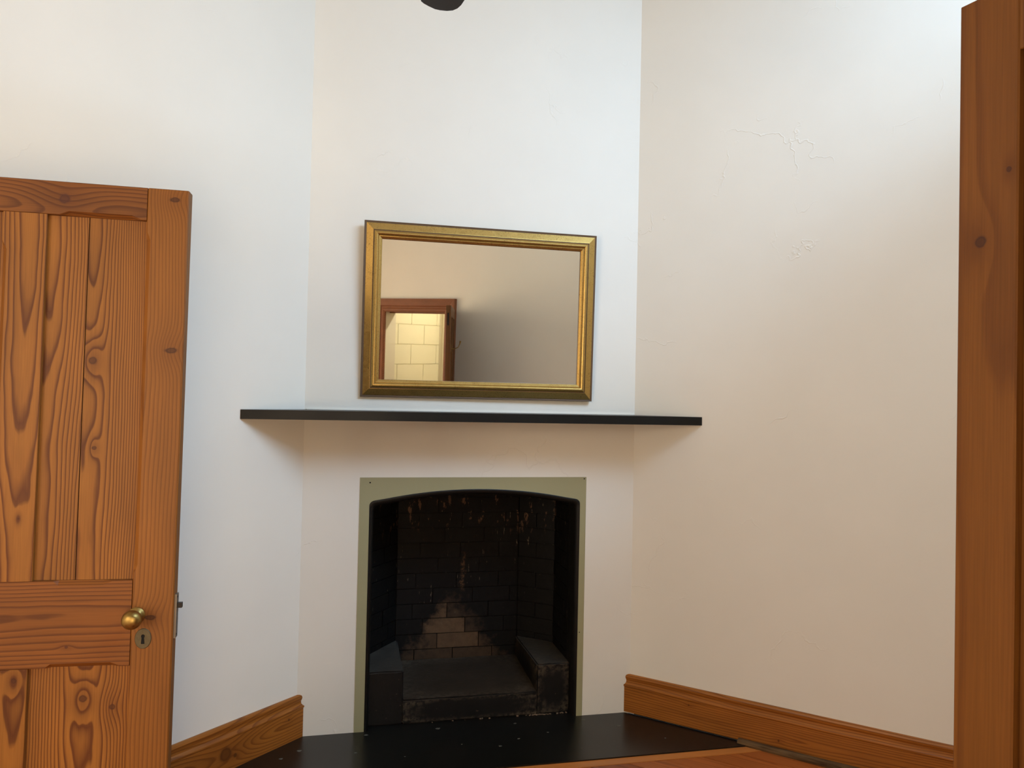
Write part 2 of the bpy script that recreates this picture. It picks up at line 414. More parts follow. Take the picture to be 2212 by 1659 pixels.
# chimney breast with the arched opening
OX0, OX1, OSP, OCR = 0.291, 1.279, 1.026, 1.082
def arch_outline(inset=0.0, n=22, r=0.028):
    """opening outline from the left foot over the arch to the right foot, (x, z)"""
    x0, x1 = OX0 + inset, OX1 - inset
    cx, hw = (x0+x1)/2, (x1-x0)/2
    zt = lambda x: OSP - inset*1.25 + (OCR-OSP)*(1-((x-cx)/hw)**2)
    pts = [(x0, 0.0)]
    zc = zt(x0 + r) - r*0.8
    for k in range(6):
        a = math.pi - math.pi/2*k/5*0.9
        pts.append((x0 + r + r*math.cos(a), zc + r*math.sin(a)*0.85))
    for k in range(1, n):
        x = x0 + r + (x1-x0-2*r)*k/n
        pts.append((x, zt(x)))
    for k in range(5, -1, -1):
        a = math.pi/2*k/5*0.9
        pts.append((x1 - r + r*math.cos(a), zc + r*math.sin(a)*0.85))
    pts.append((x1, 0.0))
    return pts
def face_with_arch(xa, xb, ztop, y0, y1, outline):
    """a slab in the plane y with the arched opening left free down to the floor"""
    out = []
    for (x, z) in outline: out.append((x, z))
    n = len(out)
    # outer points matched to the outline: foot left, up the left side, along the top, down the right side
    outer = []
    for i, (x, z) in enumerate(out):
        if i == 0: outer.append((xa, 0.0))
        elif i == n-1: outer.append((xb, 0.0))
        elif i < 4: outer.append((xa, z + (0.0 if i < 3 else 0.0)))
        elif i >= n-4: outer.append((xb, z))
        else:
            f = (i-4)/(n-9); outer.append((xa+(xb-xa)*f, ztop))
    bm = bmesh.new()
    fi = [bm.verts.new((x, y0, z)) for x, z in out]; fo = [bm.verts.new((x, y0, z)) for x, z in outer]
    bi = [bm.verts.new((x, y1, z)) for x, z in out]; bo = [bm.verts.new((x, y1, z)) for x, z in outer]
    for i in range(n-1):
        bm.faces.new((fi[i], fi[i+1], fo[i+1], fo[i])); bm.faces.new((bi[i], bo[i], bo[i+1], bi[i+1]))
        bm.faces.new((fi[i], bi[i], bi[i+1], fi[i+1])); bm.faces.new((fo[i], fo[i+1], bo[i+1], bo[i]))
    bm.faces.new((fi[0], fo[0], bo[0], bi[0])); bm.faces.new((fi[-1], bi[-1], bo[-1], fo[-1]))
    return bm
ol = arch_outline()
bmc = face_with_arch(0.0, W, CEIL, 0.0, 0.09, ol)
wc = obj('wall_chimney', bmc, MAT['wall'])
tag(wc, 'white chimney breast set across the corner with the arched fireplace opening', 'wall', kind='structure')
# sage painted border round the opening, a coat of paint thick
sb = obj('trim_1', face_with_arch(0.2474, 1.3086, 1.136, -0.0022, -0.0002, ol), MAT['sage'])
tag(sb, 'sage green painted border around the arched fireplace opening', 'trim', kind='structure')
for (x, z, r) in ((0.292, 1.113, 0.0035), (1.298, 1.128, 0.003), (1.288, 0.40, 0.0025)):
    obj('nail_hole', lathe([(-0.0008, r), (0.0, r)], 'y', 10, (x, -0.0022, z)), MAT['void'], sb)

# ceiling, floor base
room = [(KL.x, KL.y), (KB.x, KB.y), (KR.x, KR.y), (B0.x, B0.y), (A0.x, A0.y)]
ce = obj('ceiling', prism([(KL.x-.1, KL.y), (KB.x, KB.y-.1), (KR.x+.1, KR.y), (W+.05, .09), (-.05, .09)], CEIL, CEIL+0.1), MAT['ceiling'])
tag(ce, 'plain white ceiling high above the fireplace corner', 'ceiling', kind='structure')
fl = obj('floor', prism([(KL.x-.1, KL.y), (KB.x, KB.y-.1), (KR.x+.1, KR.y), (W+.3, .62), (-.3, .62)], -0.12, -0.022), MAT['void'])
tag(fl, 'polished reddish pine floorboards in front of the black hearth', 'floor', kind='structure')

# doorway wall: pieces round the doorway and the high window
DOOR_T0, DOOR_T1, DOOR_H = -0.830, -0.100, 2.00
def dw_box(bm, t0, t1, d0, d1, z0, z1):
    a, b, c, d = (HINGE+DD*t0+DR*d0), (HINGE+DD*t1+DR*d0), (HINGE+DD*t1+DR*d1), (HINGE+DD*t0+DR*d1)
    return add_prism(bm, [(a.x, a.y), (b.x, b.y), (c.x, c.y), (d.x, d.y)], z0, z1)
tKR = (KR-HINGE).dot(DD); tKB = (KB-HINGE).dot(DD)
FO = 0.03                                              # the wall face lies this far behind the hinge line
bm = bmesh.new()
dw_box(bm, tKB-.1, W3_T0, FO, FO+0.14, 0, CEIL); dw_box(bm, W3_T1, DOOR_T0-0.03, FO, FO+0.14, 0, CEIL)
dw_box(bm, W3_T0, W3_T1, FO, FO+0.14, 0, W3_Z0); dw_box(bm, W3_T0, W3_T1, FO, FO+0.14, W3_Z1, CEIL)
dw_box(bm, DOOR_T0-0.03, DOOR_T1+0.03, FO, FO+0.14, DOOR_H+0.03, CEIL)
dw_box(bm, DOOR_T1+0.03, WIN_T0, FO, FO+0.14, 0, CEIL)
dw_box(bm, WIN_T0, WIN_T1, FO, FO+0.14, 0, WIN_Z0)
dw_box(bm, WIN_T0, WIN_T1, FO, FO+0.14, WIN_Z1, CEIL)
dw_box(bm, WIN_T1, tKR+0.02, FO, FO+0.14, 0, CEIL)
wd = obj('wall_door', bm, MAT['wall'])
tag(wd, 'off-white wall with a doorway, seen in the mirror', 'wall', kind='structure')

# high window in the doorway wall (source of the daylight)
w1 = empty('window_1', on_doorwall((WIN_T0+WIN_T1)/2, FO, WIN_Z0))
tag(w1, 'high white-framed window in the doorway wall letting in daylight', 'window', kind='structure')
def child_world(o, parent):
    o.parent = parent; o.matrix_parent_inverse = parent.matrix_world.inverted(); return o
bpy.context.view_layer.update()
def casement(root, T0, T1, Z0, Z1, nbar):
    f = .045
    ts = [T0+f + (T1-T0-2*f)*k/nbar for k in range(nbar+1)]
    bars = [(T0, T1, Z0, Z0+f), (T0, T1, Z1-f, Z1), (T0, T0+f, Z0+f, Z1-f), (T1-f, T1, Z0+f, Z1-f)] + [(t-.014, t+.014, Z0+f, Z1-f) for t in ts[1:-1]]
    for (t0, t1, z0, z1) in bars:
        child_world(obj('frame_bar', dw_box(bmesh.new(), t0, t1, FO+.005, FO+.045, z0, z1), MAT["white"], bevel=.004), root)
    for a, b in zip(ts, ts[1:]):
        child_world(obj('pane', dw_box(bmesh.new(), a+(.014 if a > T0+f+.001 else 0), b-(.014 if b < T1-f-.001 else 0), FO+.022, FO+.027, Z0+f, Z1-f), MAT['pane']), root)
casement(w1, WIN_T0, WIN_T1, WIN_Z0, WIN_Z1, 4)
w3 = empty('fill_window_3', on_doorwall((W3_T0+W3_T1)/2, FO, W3_Z0))  # invented window, an opening for the side fill light
tag(w3, 'unseen white casement window left of the doorway, added for warm fill light', 'window', kind='structure')
bpy.context.view_layer.update()
casement(w3, W3_T0, W3_T1, W3_Z0, W3_Z1, 2)
w2 = empty('fill_window_2', on_backwall((BW_S0+BW_S1)/2, 0, BW_Z0))  # made-up window that lets the back fill light in
tag(w2, 'unseen wide white sash window behind the camera, added for warm fill light', 'window', kind='structure')
bpy.context.view_layer.update()
BM_, ZM_ = (BW_S0+BW_S1)/2, (BW_Z0+BW_Z1)/2
for (s0, s1, z0, z1) in ((BW_S0, BW_S1, BW_Z0, BW_Z0+.06), (BW_S0, BW_S1, BW_Z1-.06, BW_Z1), (BW_S0, BW_S0+.06, BW_Z0+.06, BW_Z1-.06), (BW_S1-.06, BW_S1, BW_Z0+.06, BW_Z1-.06),
                         (BM_-.02, BM_+.02, BW_Z0+.06, BW_Z1-.06), (BW_S0+.06, BM_-.02, ZM_-.02, ZM_+.02), (BM_+.02, BW_S1-.06, ZM_-.02, ZM_+.02)):
    child_world(obj('frame_bar', bw_box(bmesh.new(), s0, s1, .04, .09, z0, z1), MAT['white'], bevel=.004), w2)
for (s0, s1) in ((BW_S0+.06, BM_-.02), (BM_+.02, BW_S1-.06)):
    for (z0, z1) in ((BW_Z0+.06, ZM_-.02), (ZM_+.02, BW_Z1-.06)):
        child_world(obj('pane', bw_box(bmesh.new(), s0, s1, .062, .067, z0, z1), MAT['pane']), w2)

# ------------------------------------------------------------------ floorboards
PW = 0.118
ang = math.atan2(DR.y, DR.x)
def clip_poly(poly, p, n):                             # keep the side (x-p).n >= 0
    out = []
    for i in range(len(poly)):
        a, b = poly[i], poly[(i+1) % len(poly)]
        da, db = (a-p).dot(n), (b-p).dot(n)
        if da >= 0: out.append(a)
        if da*db < 0: out.append(a + (b-a)*(da/(da-db)))
    return out
HF = -0.432                                            # hearth front edge
BW = 0.050                                             # border board
def strip_poly(t0, t1):
    p0, n0 = B0 + DD*t0, DD
    quad = [B0+DD*t0-DR*3, B0+DD*t1-DR*3, B0+DD*t1+DR*6, B0+DD*t0+DR*6]
    for p_, n_ in ((A0, NL), (B0, NR), (KL, -(-DD)), (HINGE+DR*(FO+.15), -DR), (Vector((0, HF-BW-.0035, 0)), Vector((0, -1, 0)))):
        quad = clip_poly(quad, p_, n_)
        if len(quad) < 3: return None
    return quad
i = 0; t_ = 0.0
fl_children = []
rnd = random.Random(3)
t_ = -0.012
while t_ > -5.0:
    q = strip_poly(t_-PW+0.0032, t_)
    if q:
        # each board in its own frame: x along the board
        c0 = q[0]; mw = Matrix.Translation((c0.x, c0.y, 0)) @ Matrix.Rotation(ang, 4, 'Z')
        inv = mw.inverted()
        loc = [inv @ v for v in q]
        o = obj('plank', prism([(v.x, v.y) for v in loc], -0.022, rnd.uniform(-.0006, .0004)), MAT[rnd.choice(('plank_a', 'plank_b', 'plank_a'))], fl, bevel=.0012, seg=1)
        o.matrix_world = mw
        o['grain'] = (rnd.uniform(-2, 2), rnd.uniform(-.06, .06), rnd.uniform(.05, .11))
        o['grain'] = (rnd.uniform(.05, .11), rnd.uniform(-.06, .06), rnd.uniform(-3, 3))
    t_ -= PW
# border board along the hearth
o = obj('border_board', prism([(-.455, HF-.001), (1.995, HF-.001), (2.042, HF-BW), (-.505, HF-BW)], -0.022, 0.001), MAT['border'], fl, bevel=.0012, seg=1)
o['grain'] = (.07, .3, .4); o['knot_a'] = (1.46, -.45, .008)

# ------------------------------------------------------------------ baseboards
BB = [(0.0, 0.0), (0.020, 0.0), (0.020, 0.130), (0.0225, 0.134), (0.0225, 0.139), (0.018, 0.143), (0.0135, 0.150), (0.0125, 0.160), (0.0155, 0.170), (0.0165, 0.177), (0.0140, 0.184), (0.0075, 0.188), (0.0, 0.188)]
def baseboard(name, p, d, nrm, s_end, label, s0=None, lift=0.0):
    # local frame: x along the wall, y into the room
    a = math.atan2(d.y, d.x); mw = Matrix.Translation(p) @ Matrix.Rotation(a, 4, 'Z')
    sy = 1 if (mw.to_3x3() @ Vector((0, 1, 0))).dot(nrm) > 0 else -1
    ring0, ring1 = [], []
    for (th, z) in BB:
        # first end is cut on the chimney plane y = 0
        if s0 is None: s = -(nrm.y*th)/d.y + 0.0005
        else: s = s0
        z = max(z, lift)
        ring0.append((s, sy*th, z)); ring1.append((s_end, sy*th, z))
    o = obj(name, loft([ring0, ring1]), MAT['pine_base'])
    o.matrix_world = mw
    o['grain'] = (random.uniform(-.085, -.055), .028, random.uniform(0, 2))
    return tag(o, label, 'baseboard', kind='structure')
b1 = baseboard('baseboard_left', A0, DL, NL, 1.46, 'varnished pine skirting board on the left wall beside the hearth')
b1['knot_a'] = (0.375, 0.075, 0.036); b1['knot_b'] = (0.33, 0.055, 0.01); b1['knot_c'] = (0.06, 0.105, 0.006)
b2 = baseboard('baseboard_right', B0, DR, NR, (KR-B0).length-0.02, 'varnished pine skirting board running along the right wall', lift=.012)
gp = obj('shade_strip', box(.03, (KR-B0).length-.03, -.014, -.0005, .0065, .0125), MAT['void'], b2)  # black strip painting in the shade under the lifted skirting
b2['knot_a'] = (0.30, 0.112, 0.005); b2['knot_b'] = (0.70, 0.05, 0.006)
# the old dark quarter-round strip lying along the right skirting
mwr = Matrix.Translation(B0) @ Matrix.Rotation(math.atan2(DR.y, DR.x), 4, 'Z')
prof = [(0.0, 0.0), (0.028, 0.0), (0.0285, 0.008), (0.024, 0.016), (0.016, 0.021), (0.003, 0.022)]
o = obj('trim_2', loft([[(s, -0.0215-a-(.002*math.sin(s*9)), b+.0006) for a, b in prof] for s in (0.530, 0.545, 0.7, 0.9, 1.1, 1.3, 1.5, 2.0)]), MAT['strip'], bevel=.0015, seg=1)
o.matrix_world = mwr
tag(o, 'worn dark wood strip on the floor along the right skirting board', 'trim', kind='structure')

# ------------------------------------------------------------------ hearth
hl, hr = meet(A0+NL*.0205, DL, Vector((0, HF, 0)), Vector((1, 0, 0))), meet(B0+NR*.0205, DR, Vector((0, HF, 0)), Vector((1, 0, 0)))
cl, cr = meet(A0+NL*.0205, DL, Vector((0, -.001, 0)), Vector((1, 0, 0))), meet(B0+NR*.0205, DR, Vector((0, -.001, 0)), Vector((1, 0, 0)))
he = obj('hearth_slab', prism([(cl.x, cl.y), (hl.x, hl.y), (hr.x, hr.y), (cr.x, cr.y), (OX1-.001, -.001), (OX1-.001, .055), (OX0+.001, .055), (OX0+.001, -.001)], -0.022, 0.006), MAT['hearth'], bevel=.004)
t = NT('dried_paint'); MAT['fleck'] = t.set(srgb(92, 90, 80), 0.6)
rf = random.Random(21)
for (x, y, r) in ((.30, -.035, .009), (.62, -.025, .011), (.975, -.032, .007), (1.30, -.05, .009), (.955, -.19, .006), (.70, -.20, .004), (1.10, -.15, .005), (1.44, -.14, .010), (.25, -.20, .006), (.86, -.245, .007), (1.6, -.30, .005), (.02, -.14, .010), (-.05, -.20, .008), (1.2, -.33, .004), (.45, -.27, .004)):
    o = obj('paint_fleck', loft([[(x+r*f*math.cos(a_)*(1+.25*math.sin(3*a_+x*9)), y+r*f*.8*math.sin(a_), z_) for a_ in [2*math.pi*k/10 for k in range(10)]] for f, z_ in ((1.0, .0061), (.8, .0069))]), MAT['fleck'], he)
tag(he, 'black painted stone hearth slab in front of the fireplace', 'hearth')

# ------------------------------------------------------------------ fireplace
fp = empty('fireplace', (0.785, 0.30, 0.0))
tag(fp, 'black arched brick fireplace with raised fire bed and two side hobs', 'fireplace')
bpy.context.view_layer.update()
def fpart(o): return child_world(o, fp)
# rounded black rim of the opening, then the reveal
rim = []
for (ins, y) in ((0.0, -0.0026), (0.003, -0.0045), (0.010, -0.0030), (0.017, 0.006), (0.020, 0.016), (0.021, 0.10)):
    rim.append([(x, y, z) for x, z in arch_outline(ins)])
bm = bmesh.new()
rings = [[bm.verts.new(p) for p in r_] for r_ in rim]
for a, b in zip(rings, rings[1:]):
    for k in range(len(a)-1): bm.faces.new((a[k], a[k+1], b[k+1], b[k]))
fpart(obj('arch_rim', bm, MAT['mantel'], smooth=True))
# brick walls of the firebox
plan = [(0.312, 0.100), (0.312, 0.300), (0.462, 0.505), (1.105, 0.505), (1.268, 0.372), (1.262, 0.100)]
zrows = [0.115 + 0.0785*k for k in range(14)]
wallnames = ('left_cheek', 'left_splay', 'fireback', 'right_splay', 'right_cheek')
rb = random.Random(11)
explicit = {1: (0.462, 0.678, 0.898, 1.105), 2: (0.462, 0.60, 0.823, 1.03, 1.105), 3: (0.462, 0.545, 0.727, 0.945, 1.105), 4: (0.462, 0.65, 0.86, 1.06, 1.105), 0: (0.462, 0.56, 0.76, 0.97, 1.105)}
for wi in range(5):
    a, b = Vector((*plan[wi], 0)), Vector((*plan[wi+1], 0))
    d = (b-a).normalized(); L = (b-a).length; nout = Vector((-d.y, d.x, 0))
    root = fpart(obj(wallnames[wi], prism([(a.x+nout.x*.006, a.y+nout.y*.006), (b.x+nout.x*.006, b.y+nout.y*.006), (b.x+nout.x*.06, b.y+nout.y*.06), (a.x+nout.x*.06, a.y+nout.y*.06)], 0.02, 1.235), MAT['soot']))
    mw = Matrix.Translation(a) @ Matrix.Rotation(math.atan2(d.y, d.x), 4, 'Z')
    bpy.context.view_layer.update()
    for k, z in enumerate(zrows):
        if wi in (0, 1, 3, 4) and z < 0.18: continue
        if wi == 2:
            if k in explicit: js = [x-0.462 for x in explicit[k]]
            else:
                s = -0.11 if k % 2 else 0.0; js = [0.0]; s += .225+rb.uniform(-.02, .02)
                while s < L-0.05: js.append(s); s += .222+rb.uniform(-.015, .015)
                js.append(L)
        else:
            js = [0.0, L] if (L < .23 and k % 2 == 0) else [0.0, L*(.5 if k % 2 else .72), L]
        for j0, j1 in zip(js, js[1:]):
            g = .0022
            w_, h_ = j1-j0-2*g, .0785-2*g
            o = obj('brick', box(g, g+w_, rb.uniform(-.0035, .0015), .03, g, g+h_), MAT['soot'], None, bevel=.004, seg=2)
            o.matrix_world = mw @ Matrix.Translation((j0, 0, z)) @ Matrix.Rotation(rb.uniform(-.008, .008), 4, 'Y')
            child_world(o, root)
            mx_ = (j0+j1)/2+.462
            own_ = {(1, 1): .85, (1, 2): .55, (1, 0): .6, (2, 1): 1.0, (2, 2): .35, (2, 0): .5, (3, 1): .9, (3, 2): .4, (4, 1): .5, (4, 2): .35}.get((k, js.index(j0)), .45 if k == 0 else .25)
            o['bare'] = own_ if wi == 2 else 0.15
fpart(obj('leak_casing', loft([[(.20, .125, z), (.20, .62, z), (1.37, .62, z), (1.37, .125, z), (1.36, .125, z), (1.36, .61, z), (.21, .61, z), (.21, .125, z)] for z in (-.02, 1.27)]), MAT['void']))  # unseen black box added to keep sky from leaking through the corners
# sloping throat that closes the box above the arch
fpart(obj('throat', loft([[(0.28, 0.10, 1.19), (1.29, 0.10, 1.19), (1.29, 0.60, 1.19), (0.28, 0.60, 1.19)], [(0.28, 0.10, 1.26), (1.29, 0.10, 1.26), (1.29, 0.60, 1.26), (0.28, 0.60, 1.26)]]), MAT['void']))
# inside face of the breast above the arch
bm = face_with_arch(0.20, 1.36, 1.25, 0.092, 0.118, arch_outline(0.0213))
fpart(obj('lintel_backing', bm, MAT['soot']))
def rough_block(poly, z0, z1, cuts=5, amp=.003, seed=1, ztop=None):
    bm = prism(poly, z0, z1)
    bmesh.ops.bevel(bm, geom=bm.edges[:], offset=.006, segments=2, affect='EDGES')
    bmesh.ops.subdivide_edges(bm, edges=[e for e in bm.edges if e.calc_length() > .03], cuts=cuts, use_grid_fill=True)
    r_ = random.Random(seed)
    for v in bm.verts:
        v.co += Vector((r_.uniform(-amp, amp)*.6, r_.uniform(-amp, amp)*.6, r_.uniform(-amp, amp)*.7 if v.co.z > z0+.02 else 0))
        if ztop: v.co.z += ztop(v.co)*max(0, (v.co.z-z0)/(z1-z0))
    return bm
# raised fire bed between the hobs
bed = fpart(obj('fire_bed', rough_block([(.462, .045), (1.103, .045), (1.103, .502), (.462, .502)], .0065, .116, 7, .0022, 3, lambda c: max(0, c.y-.05)*.06), MAT['hob'], smooth=True))
hob1 = fpart(obj('hob', rough_block([(.300, .048), (.467, .048), (.472, .502), (.462, .505), (.313, .30)], .0065, .248, 5, .002, 4), MAT['hob'], smooth=True))
hob2 = fpart(obj('hob', rough_block([(1.098, .048), (1.262, .048), (1.268, .368), (1.108, .503), (1.096, .495)], .0065, .242, 5, .002, 5), MAT['hob'], smooth=True))

rd = random.Random(5); bm = bmesh.new()
for k in range(46):
    x = rd.uniform(1.06, 1.25) if k % 4 else rd.uniform(.60, 1.25); y = rd.uniform(.036, .044); r = rd.uniform(.002, .0055)
    m_ = Matrix.Translation((x, y, .0065+r*.4)) @ Matrix.Rotation(rd.uniform(0, 6), 4, 'Z') @ Matrix.Diagonal((r*rd.uniform(.8, 1.8), r, r*rd.uniform(.5, .9), 1))
    bmesh.ops.create_icosphere(bm, subdivisions=1, radius=1.0, matrix=m_)
t = NT('crumbled_mortar'); MAT['crumb'] = t.set(t.mix(t.noise(t.pos(), 120.0, 2.0), srgb(70, 54, 40), srgb(150, 126, 100)), 0.9)
cb = fpart(obj('mortar_crumbs', bm, MAT['crumb'])); cb['kind'] = 'stuff'

# ------------------------------------------------------------------ mantel shelf
DM, ZM, TM = 0.2364, 1.4358, 0.0385
ml, mr = A0 + DL*(DM/math.sin(AL)), B0 + DR*(DM/math.sin(AR))
g_ = .0008
bm = prism([(ml.x+.003, ml.y), (mr.x-.003, mr.y), (W, -g_), (0, -g_)], ZM-TM, ZM)
ma = obj('mantel_shelf', bm, MAT['mantel'], bevel=.004, seg=3, smooth=True)
tag(ma, 'long thin black mantel shelf fitted between the walls below the mirror', 'shelf')
# white strip standing in for the wall's sheen on the shelf top
sheen = obj('sheen_line', prism([(0.004, -.001), (W-.004, -.001), (W-.010, -.007), (0.010, -.007)], ZM+.0002, ZM+.0035), MAT['wall'], ma, bevel=.001)

# ------------------------------------------------------------------ mirror
TILT, MYAW = R(2.28), R(0.52)
MWd, MHt = 1.082, 0.786
mroot = empty('wall_mirror', mat=Matrix.Translation((0.7785, -0.006, 1.4975)) @ Matrix.Rotation(-MYAW, 4, 'Z') @ Matrix.Rotation(TILT, 4, 'X'))
tag(mroot, 'large rectangular mirror in a gold moulded frame above the mantel shelf', 'mirror')
# local: x across, z up, -y towards the room; back plane y = 0
PF = [(0.0, 0.0), (0.0, .013), (.002, .0145), (.004, .0138), (.0055, .0155), (.008, .0150), (.010, .0165), (.0385, .0270), (.0400, .0272), (.0410, .0245), (.0440, .0245), (.0445, .0275), (.0465, .0290),
      (.0490, .0325), (.0530, .0345), (.0570, .0345), (.0610, .0322), (.0640, .0285), (.0650, .0262), (.0660, .0268), (.0700, .0262), (.0770, .0215), (.0790, .0200), (.0800, .0120), (.0840, .0120), (.0840, 0.0)]
hx = MWd/2
for side in range(4):
    sec = []
    for e in (0, 1):
        ring = []
        for d, h in PF:
            if side == 0: p = ((-hx+d) if e == 0 else (hx-d), -h, d)
            elif side == 1: p = (hx-d, -h, d if e == 0 else MHt-d)
            elif side == 2: p = ((hx-d) if e == 0 else (-hx+d), -h, MHt-d)
            else: p = (-hx+d, -h, (MHt-d) if e == 0 else d)
            ring.append(p)
        sec.append(ring)
    o = obj('frame_rail', loft(sec), MAT['gold'], mroot)
    me = o.data; me.materials.append(MAT['frame_edge'])
    np_ = len(PF)
    for k, poly in enumerate(me.polygons):
        if k < np_ and (k <= 5 or k in (9, 10, 22, 23)): poly.material_index = 1
obj('mirror_glass', box(-hx+.079, hx-.079, -.0135, -.010, .079, MHt-.079), MAT['mirror'], mroot)
obj('backing_board', box(-hx+.03, hx-.03, -.008, -.001, .03, MHt-.03), MAT['frame_edge'], mroot)

# ------------------------------------------------------------------ panelled doors
def member(name, parent, m, axis, a0, a1, b0, b1, y0, y1, ch=(None, None), grain=None, rnd_=.0012):
    """a stile or rail; axis 'x' or 'z' is its length a0..a1, b0..b1 across, front face at y0, back y1.
    ch: (start, end) of a stopped chamfer on the low-b and the high-b front arris"""
    C_ = .011
    s_ = 1 if y1 > y0 else -1
    stops = {a0, a1}
    for c in ch:
        if c: stops |= {c[0], c[0]+.022, c[1]-.022, c[1]}
    secs = []
    for a in sorted(stops):
        cc = []
        for c in ch:
            if c and c[0] < a < c[1] and a >= c[0]+.0219 and a <= c[1]-.0219: cc.append(C_)
            else: cc.append(rnd_)
        pts = [(b0+cc[0], y0), (b1-cc[1], y0), (b1, y0+s_*cc[1]), (b1, y1), (b0, y1), (b0, y0+s_*cc[0])]
        secs.append([(a, y, b) if axis == 'x' else (b, y, a) for b, y in pts])
    o = obj(name, loft(secs), m, parent)
    if grain: o['grain'] = grain
    return o
def knots(o, *ks):
    for nm, k in zip(('knot_a', 'knot_b', 'knot_c'), ks): o[nm] = k
    return o

DWID, DHT, DTH = 0.78, 2.03, 0.040
a_ = R(-2.0); ry = R(0.45)
free_top = Vector((-0.257, -1.35, 2.03))
rot = Matrix.Rotation(a_, 4, 'Z') @ Matrix.Rotation(ry, 4, 'Y')
org = free_top - (rot @ Vector((DWID, 0, DHT)))
d1 = empty('door_1', mat=Matrix.Translation(org) @ rot)
tag(d1, 'open stripped pine panelled door with brass knob standing at the left', 'door', kind='structure')
def X(u): return DWID - u                              # u is measured from the lock edge
ZB = 0.008
# lock stile with a rounded top corner
o = member('stile', d1, MAT['pine_stile'], 'z', ZB, DHT, X(.102), X(0), 0, DTH, ((1.03, 1.915), None), (-.62, .10, .35), .003)
knots(o, (2.003, X(.035), .012), (1.608, X(.030), .014), (0.915, X(.056), .0125))
o['label'] = 'lock stile with dark knots'
bv = o.modifiers.new('round', 'BEVEL'); bv.width = .003; bv.segments = 2; bv.limit_method = 'ANGLE'; bv.angle_limit = R(50)
member('stile', d1, MAT['pine_stile'], 'z', ZB, DHT, X(.78), X(.678), 0, DTH, (None, (1.03, 1.915)), (.02, .12, 1.7))
o = member('top_rail', d1, MAT['pine_h'], 'x', X(.677), X(.1025), 1.944, DHT-.0005, .0006, DTH, ((X(.31), X(.115)), None), (-1.965, .05, .2))
knots(o, (X(.299), 1.986, .017))
o = member('lock_rail', d1, MAT['pine_h'], 'x', X(.677), X(.1025), .793, 1.012, .0006, DTH, ((X(.31), X(.125)), (X(.30), X(.15))), (-.905, .075, .9))
knots(o, (X(.252), .845, .004))
member('bottom_rail', d1, MAT['pine_h'], 'x', X(.677), X(.1025), ZB, .22, .0006, DTH, (None, None), (-.1, .06, 2.2))
o = member('muntin', d1, MAT['pine_v'], 'z', 1.0125, 1.9435, X(.4395), X(.338), .0008, DTH, ((1.06, 1.87), None), (-.395, .09, .6))
knots(o, (1.17, X(.375), .004))
o = member('muntin', d1, MAT['pine_v'], 'z', .2205, .7925, X(.4395), X(.340), .0008, DTH, (None, None), (-.42, .11, 3.1))
knots(o, (.765, X(.37), .008))
PY = .013
def board(x0, x1, z0, z1, grain, *ks):
    o = obj('panel_board', box(x0, x1, PY, PY+.014, z0, z1), MAT['pine_v'], d1, bevel=.0006, seg=1)
    o['grain'] = grain; return knots(o, *ks)
obj('board_crack', box(X(.2445), X(.2395), PY+.0045, PY+.012, 1.0125, 1.9435), MAT['crack_dark'], d1)  # dark strip set behind the gap between the two boards
board(X(.338), X(.2432), 1.0125, 1.9435, (-.42, .13, .2))
board(X(.2408), X(.1025), 1.0125, 1.9435, (-.545, .062, .55), (1.575, X(.222), .013), (1.35, X(.21), .006))
board(X(.678), X(.56), 1.0125, 1.9435, (-.1, .1, 4.2)); board(X(.559), X(.44), 1.0125, 1.9435, (-.2, .08, 5.2))
board(X(.340), X(.1025), .2205, .7925, (-.565, .072, 1.3), (.686, X(.143), .0105), (.709, X(.212), .012))
board(X(.678), X(.44), .2205, .7925, (-.2, .1, 7.3))
# brass knob on a rose
kb = obj('door_knob', lathe([(0.0, .0205), (-.003, .0215), (-.006, .0195), (-.0075, .0165), (-.010, .0145), (-.014, .0115), (-.022, .0105), (-.027, .0125), (-.031, .0180), (-.035, .0222), (-.041, .0242), (-.048, .0236), (-.055, .0200), (-.060, .0130), (-.0618, .0040)], 'y', 32, (X(.089), -.0002, .922)), MAT['brass'], d1, smooth=True)
kb['label'] = 'round brass door knob'
# oval escutcheon with a cut keyhole
def escutcheon(cx, cz):
    n = 40; bm = bmesh.new()
    def hole(a):
        x_, z_ = math.cos(a), math.sin(a)
        # keyhole: a round head over a flared slot
        best = 0.0
        for r_ in [k*.0002 for k in range(1, 90)]:
            px_, pz_ = x_*r_, z_*r_
            head = px_**2 + (pz_-.0065)**2 < .0048**2
            slot = -.0135 < pz_ < .0065 and abs(px_) < .0028+(.0065-pz_)*.09
            if head or slot: best = r_
        return (x_*best, z_*best)
    rings = [[], [], [], []]
    for k in range(n):
        a = 2*math.pi*k/n
        hx_, hz_ = hole(a)
        rings[0].append((cx+hx_, -.0004, cz+hz_)); rings[1].append((cx+hx_, -.0022, cz+hz_))
        rings[2].append((cx+.0190*math.cos(a), -.0022, cz+.0250*math.sin(a))); rings[3].append((cx+.0203*math.cos(a), -.0004, cz+.0263*math.sin(a)))
    return loft(rings, caps=False)
e1 = obj('escutcheon', escutcheon(X(.071), .862), MAT['tarnish'], d1); e1['label'] = 'tarnished oval keyhole plate'
obj('keyhole', lathe([(-.0005, .0155), (-.0003, .0155)], 'y', 20, (X(.071), 0, .862)), MAT['void'], e1)
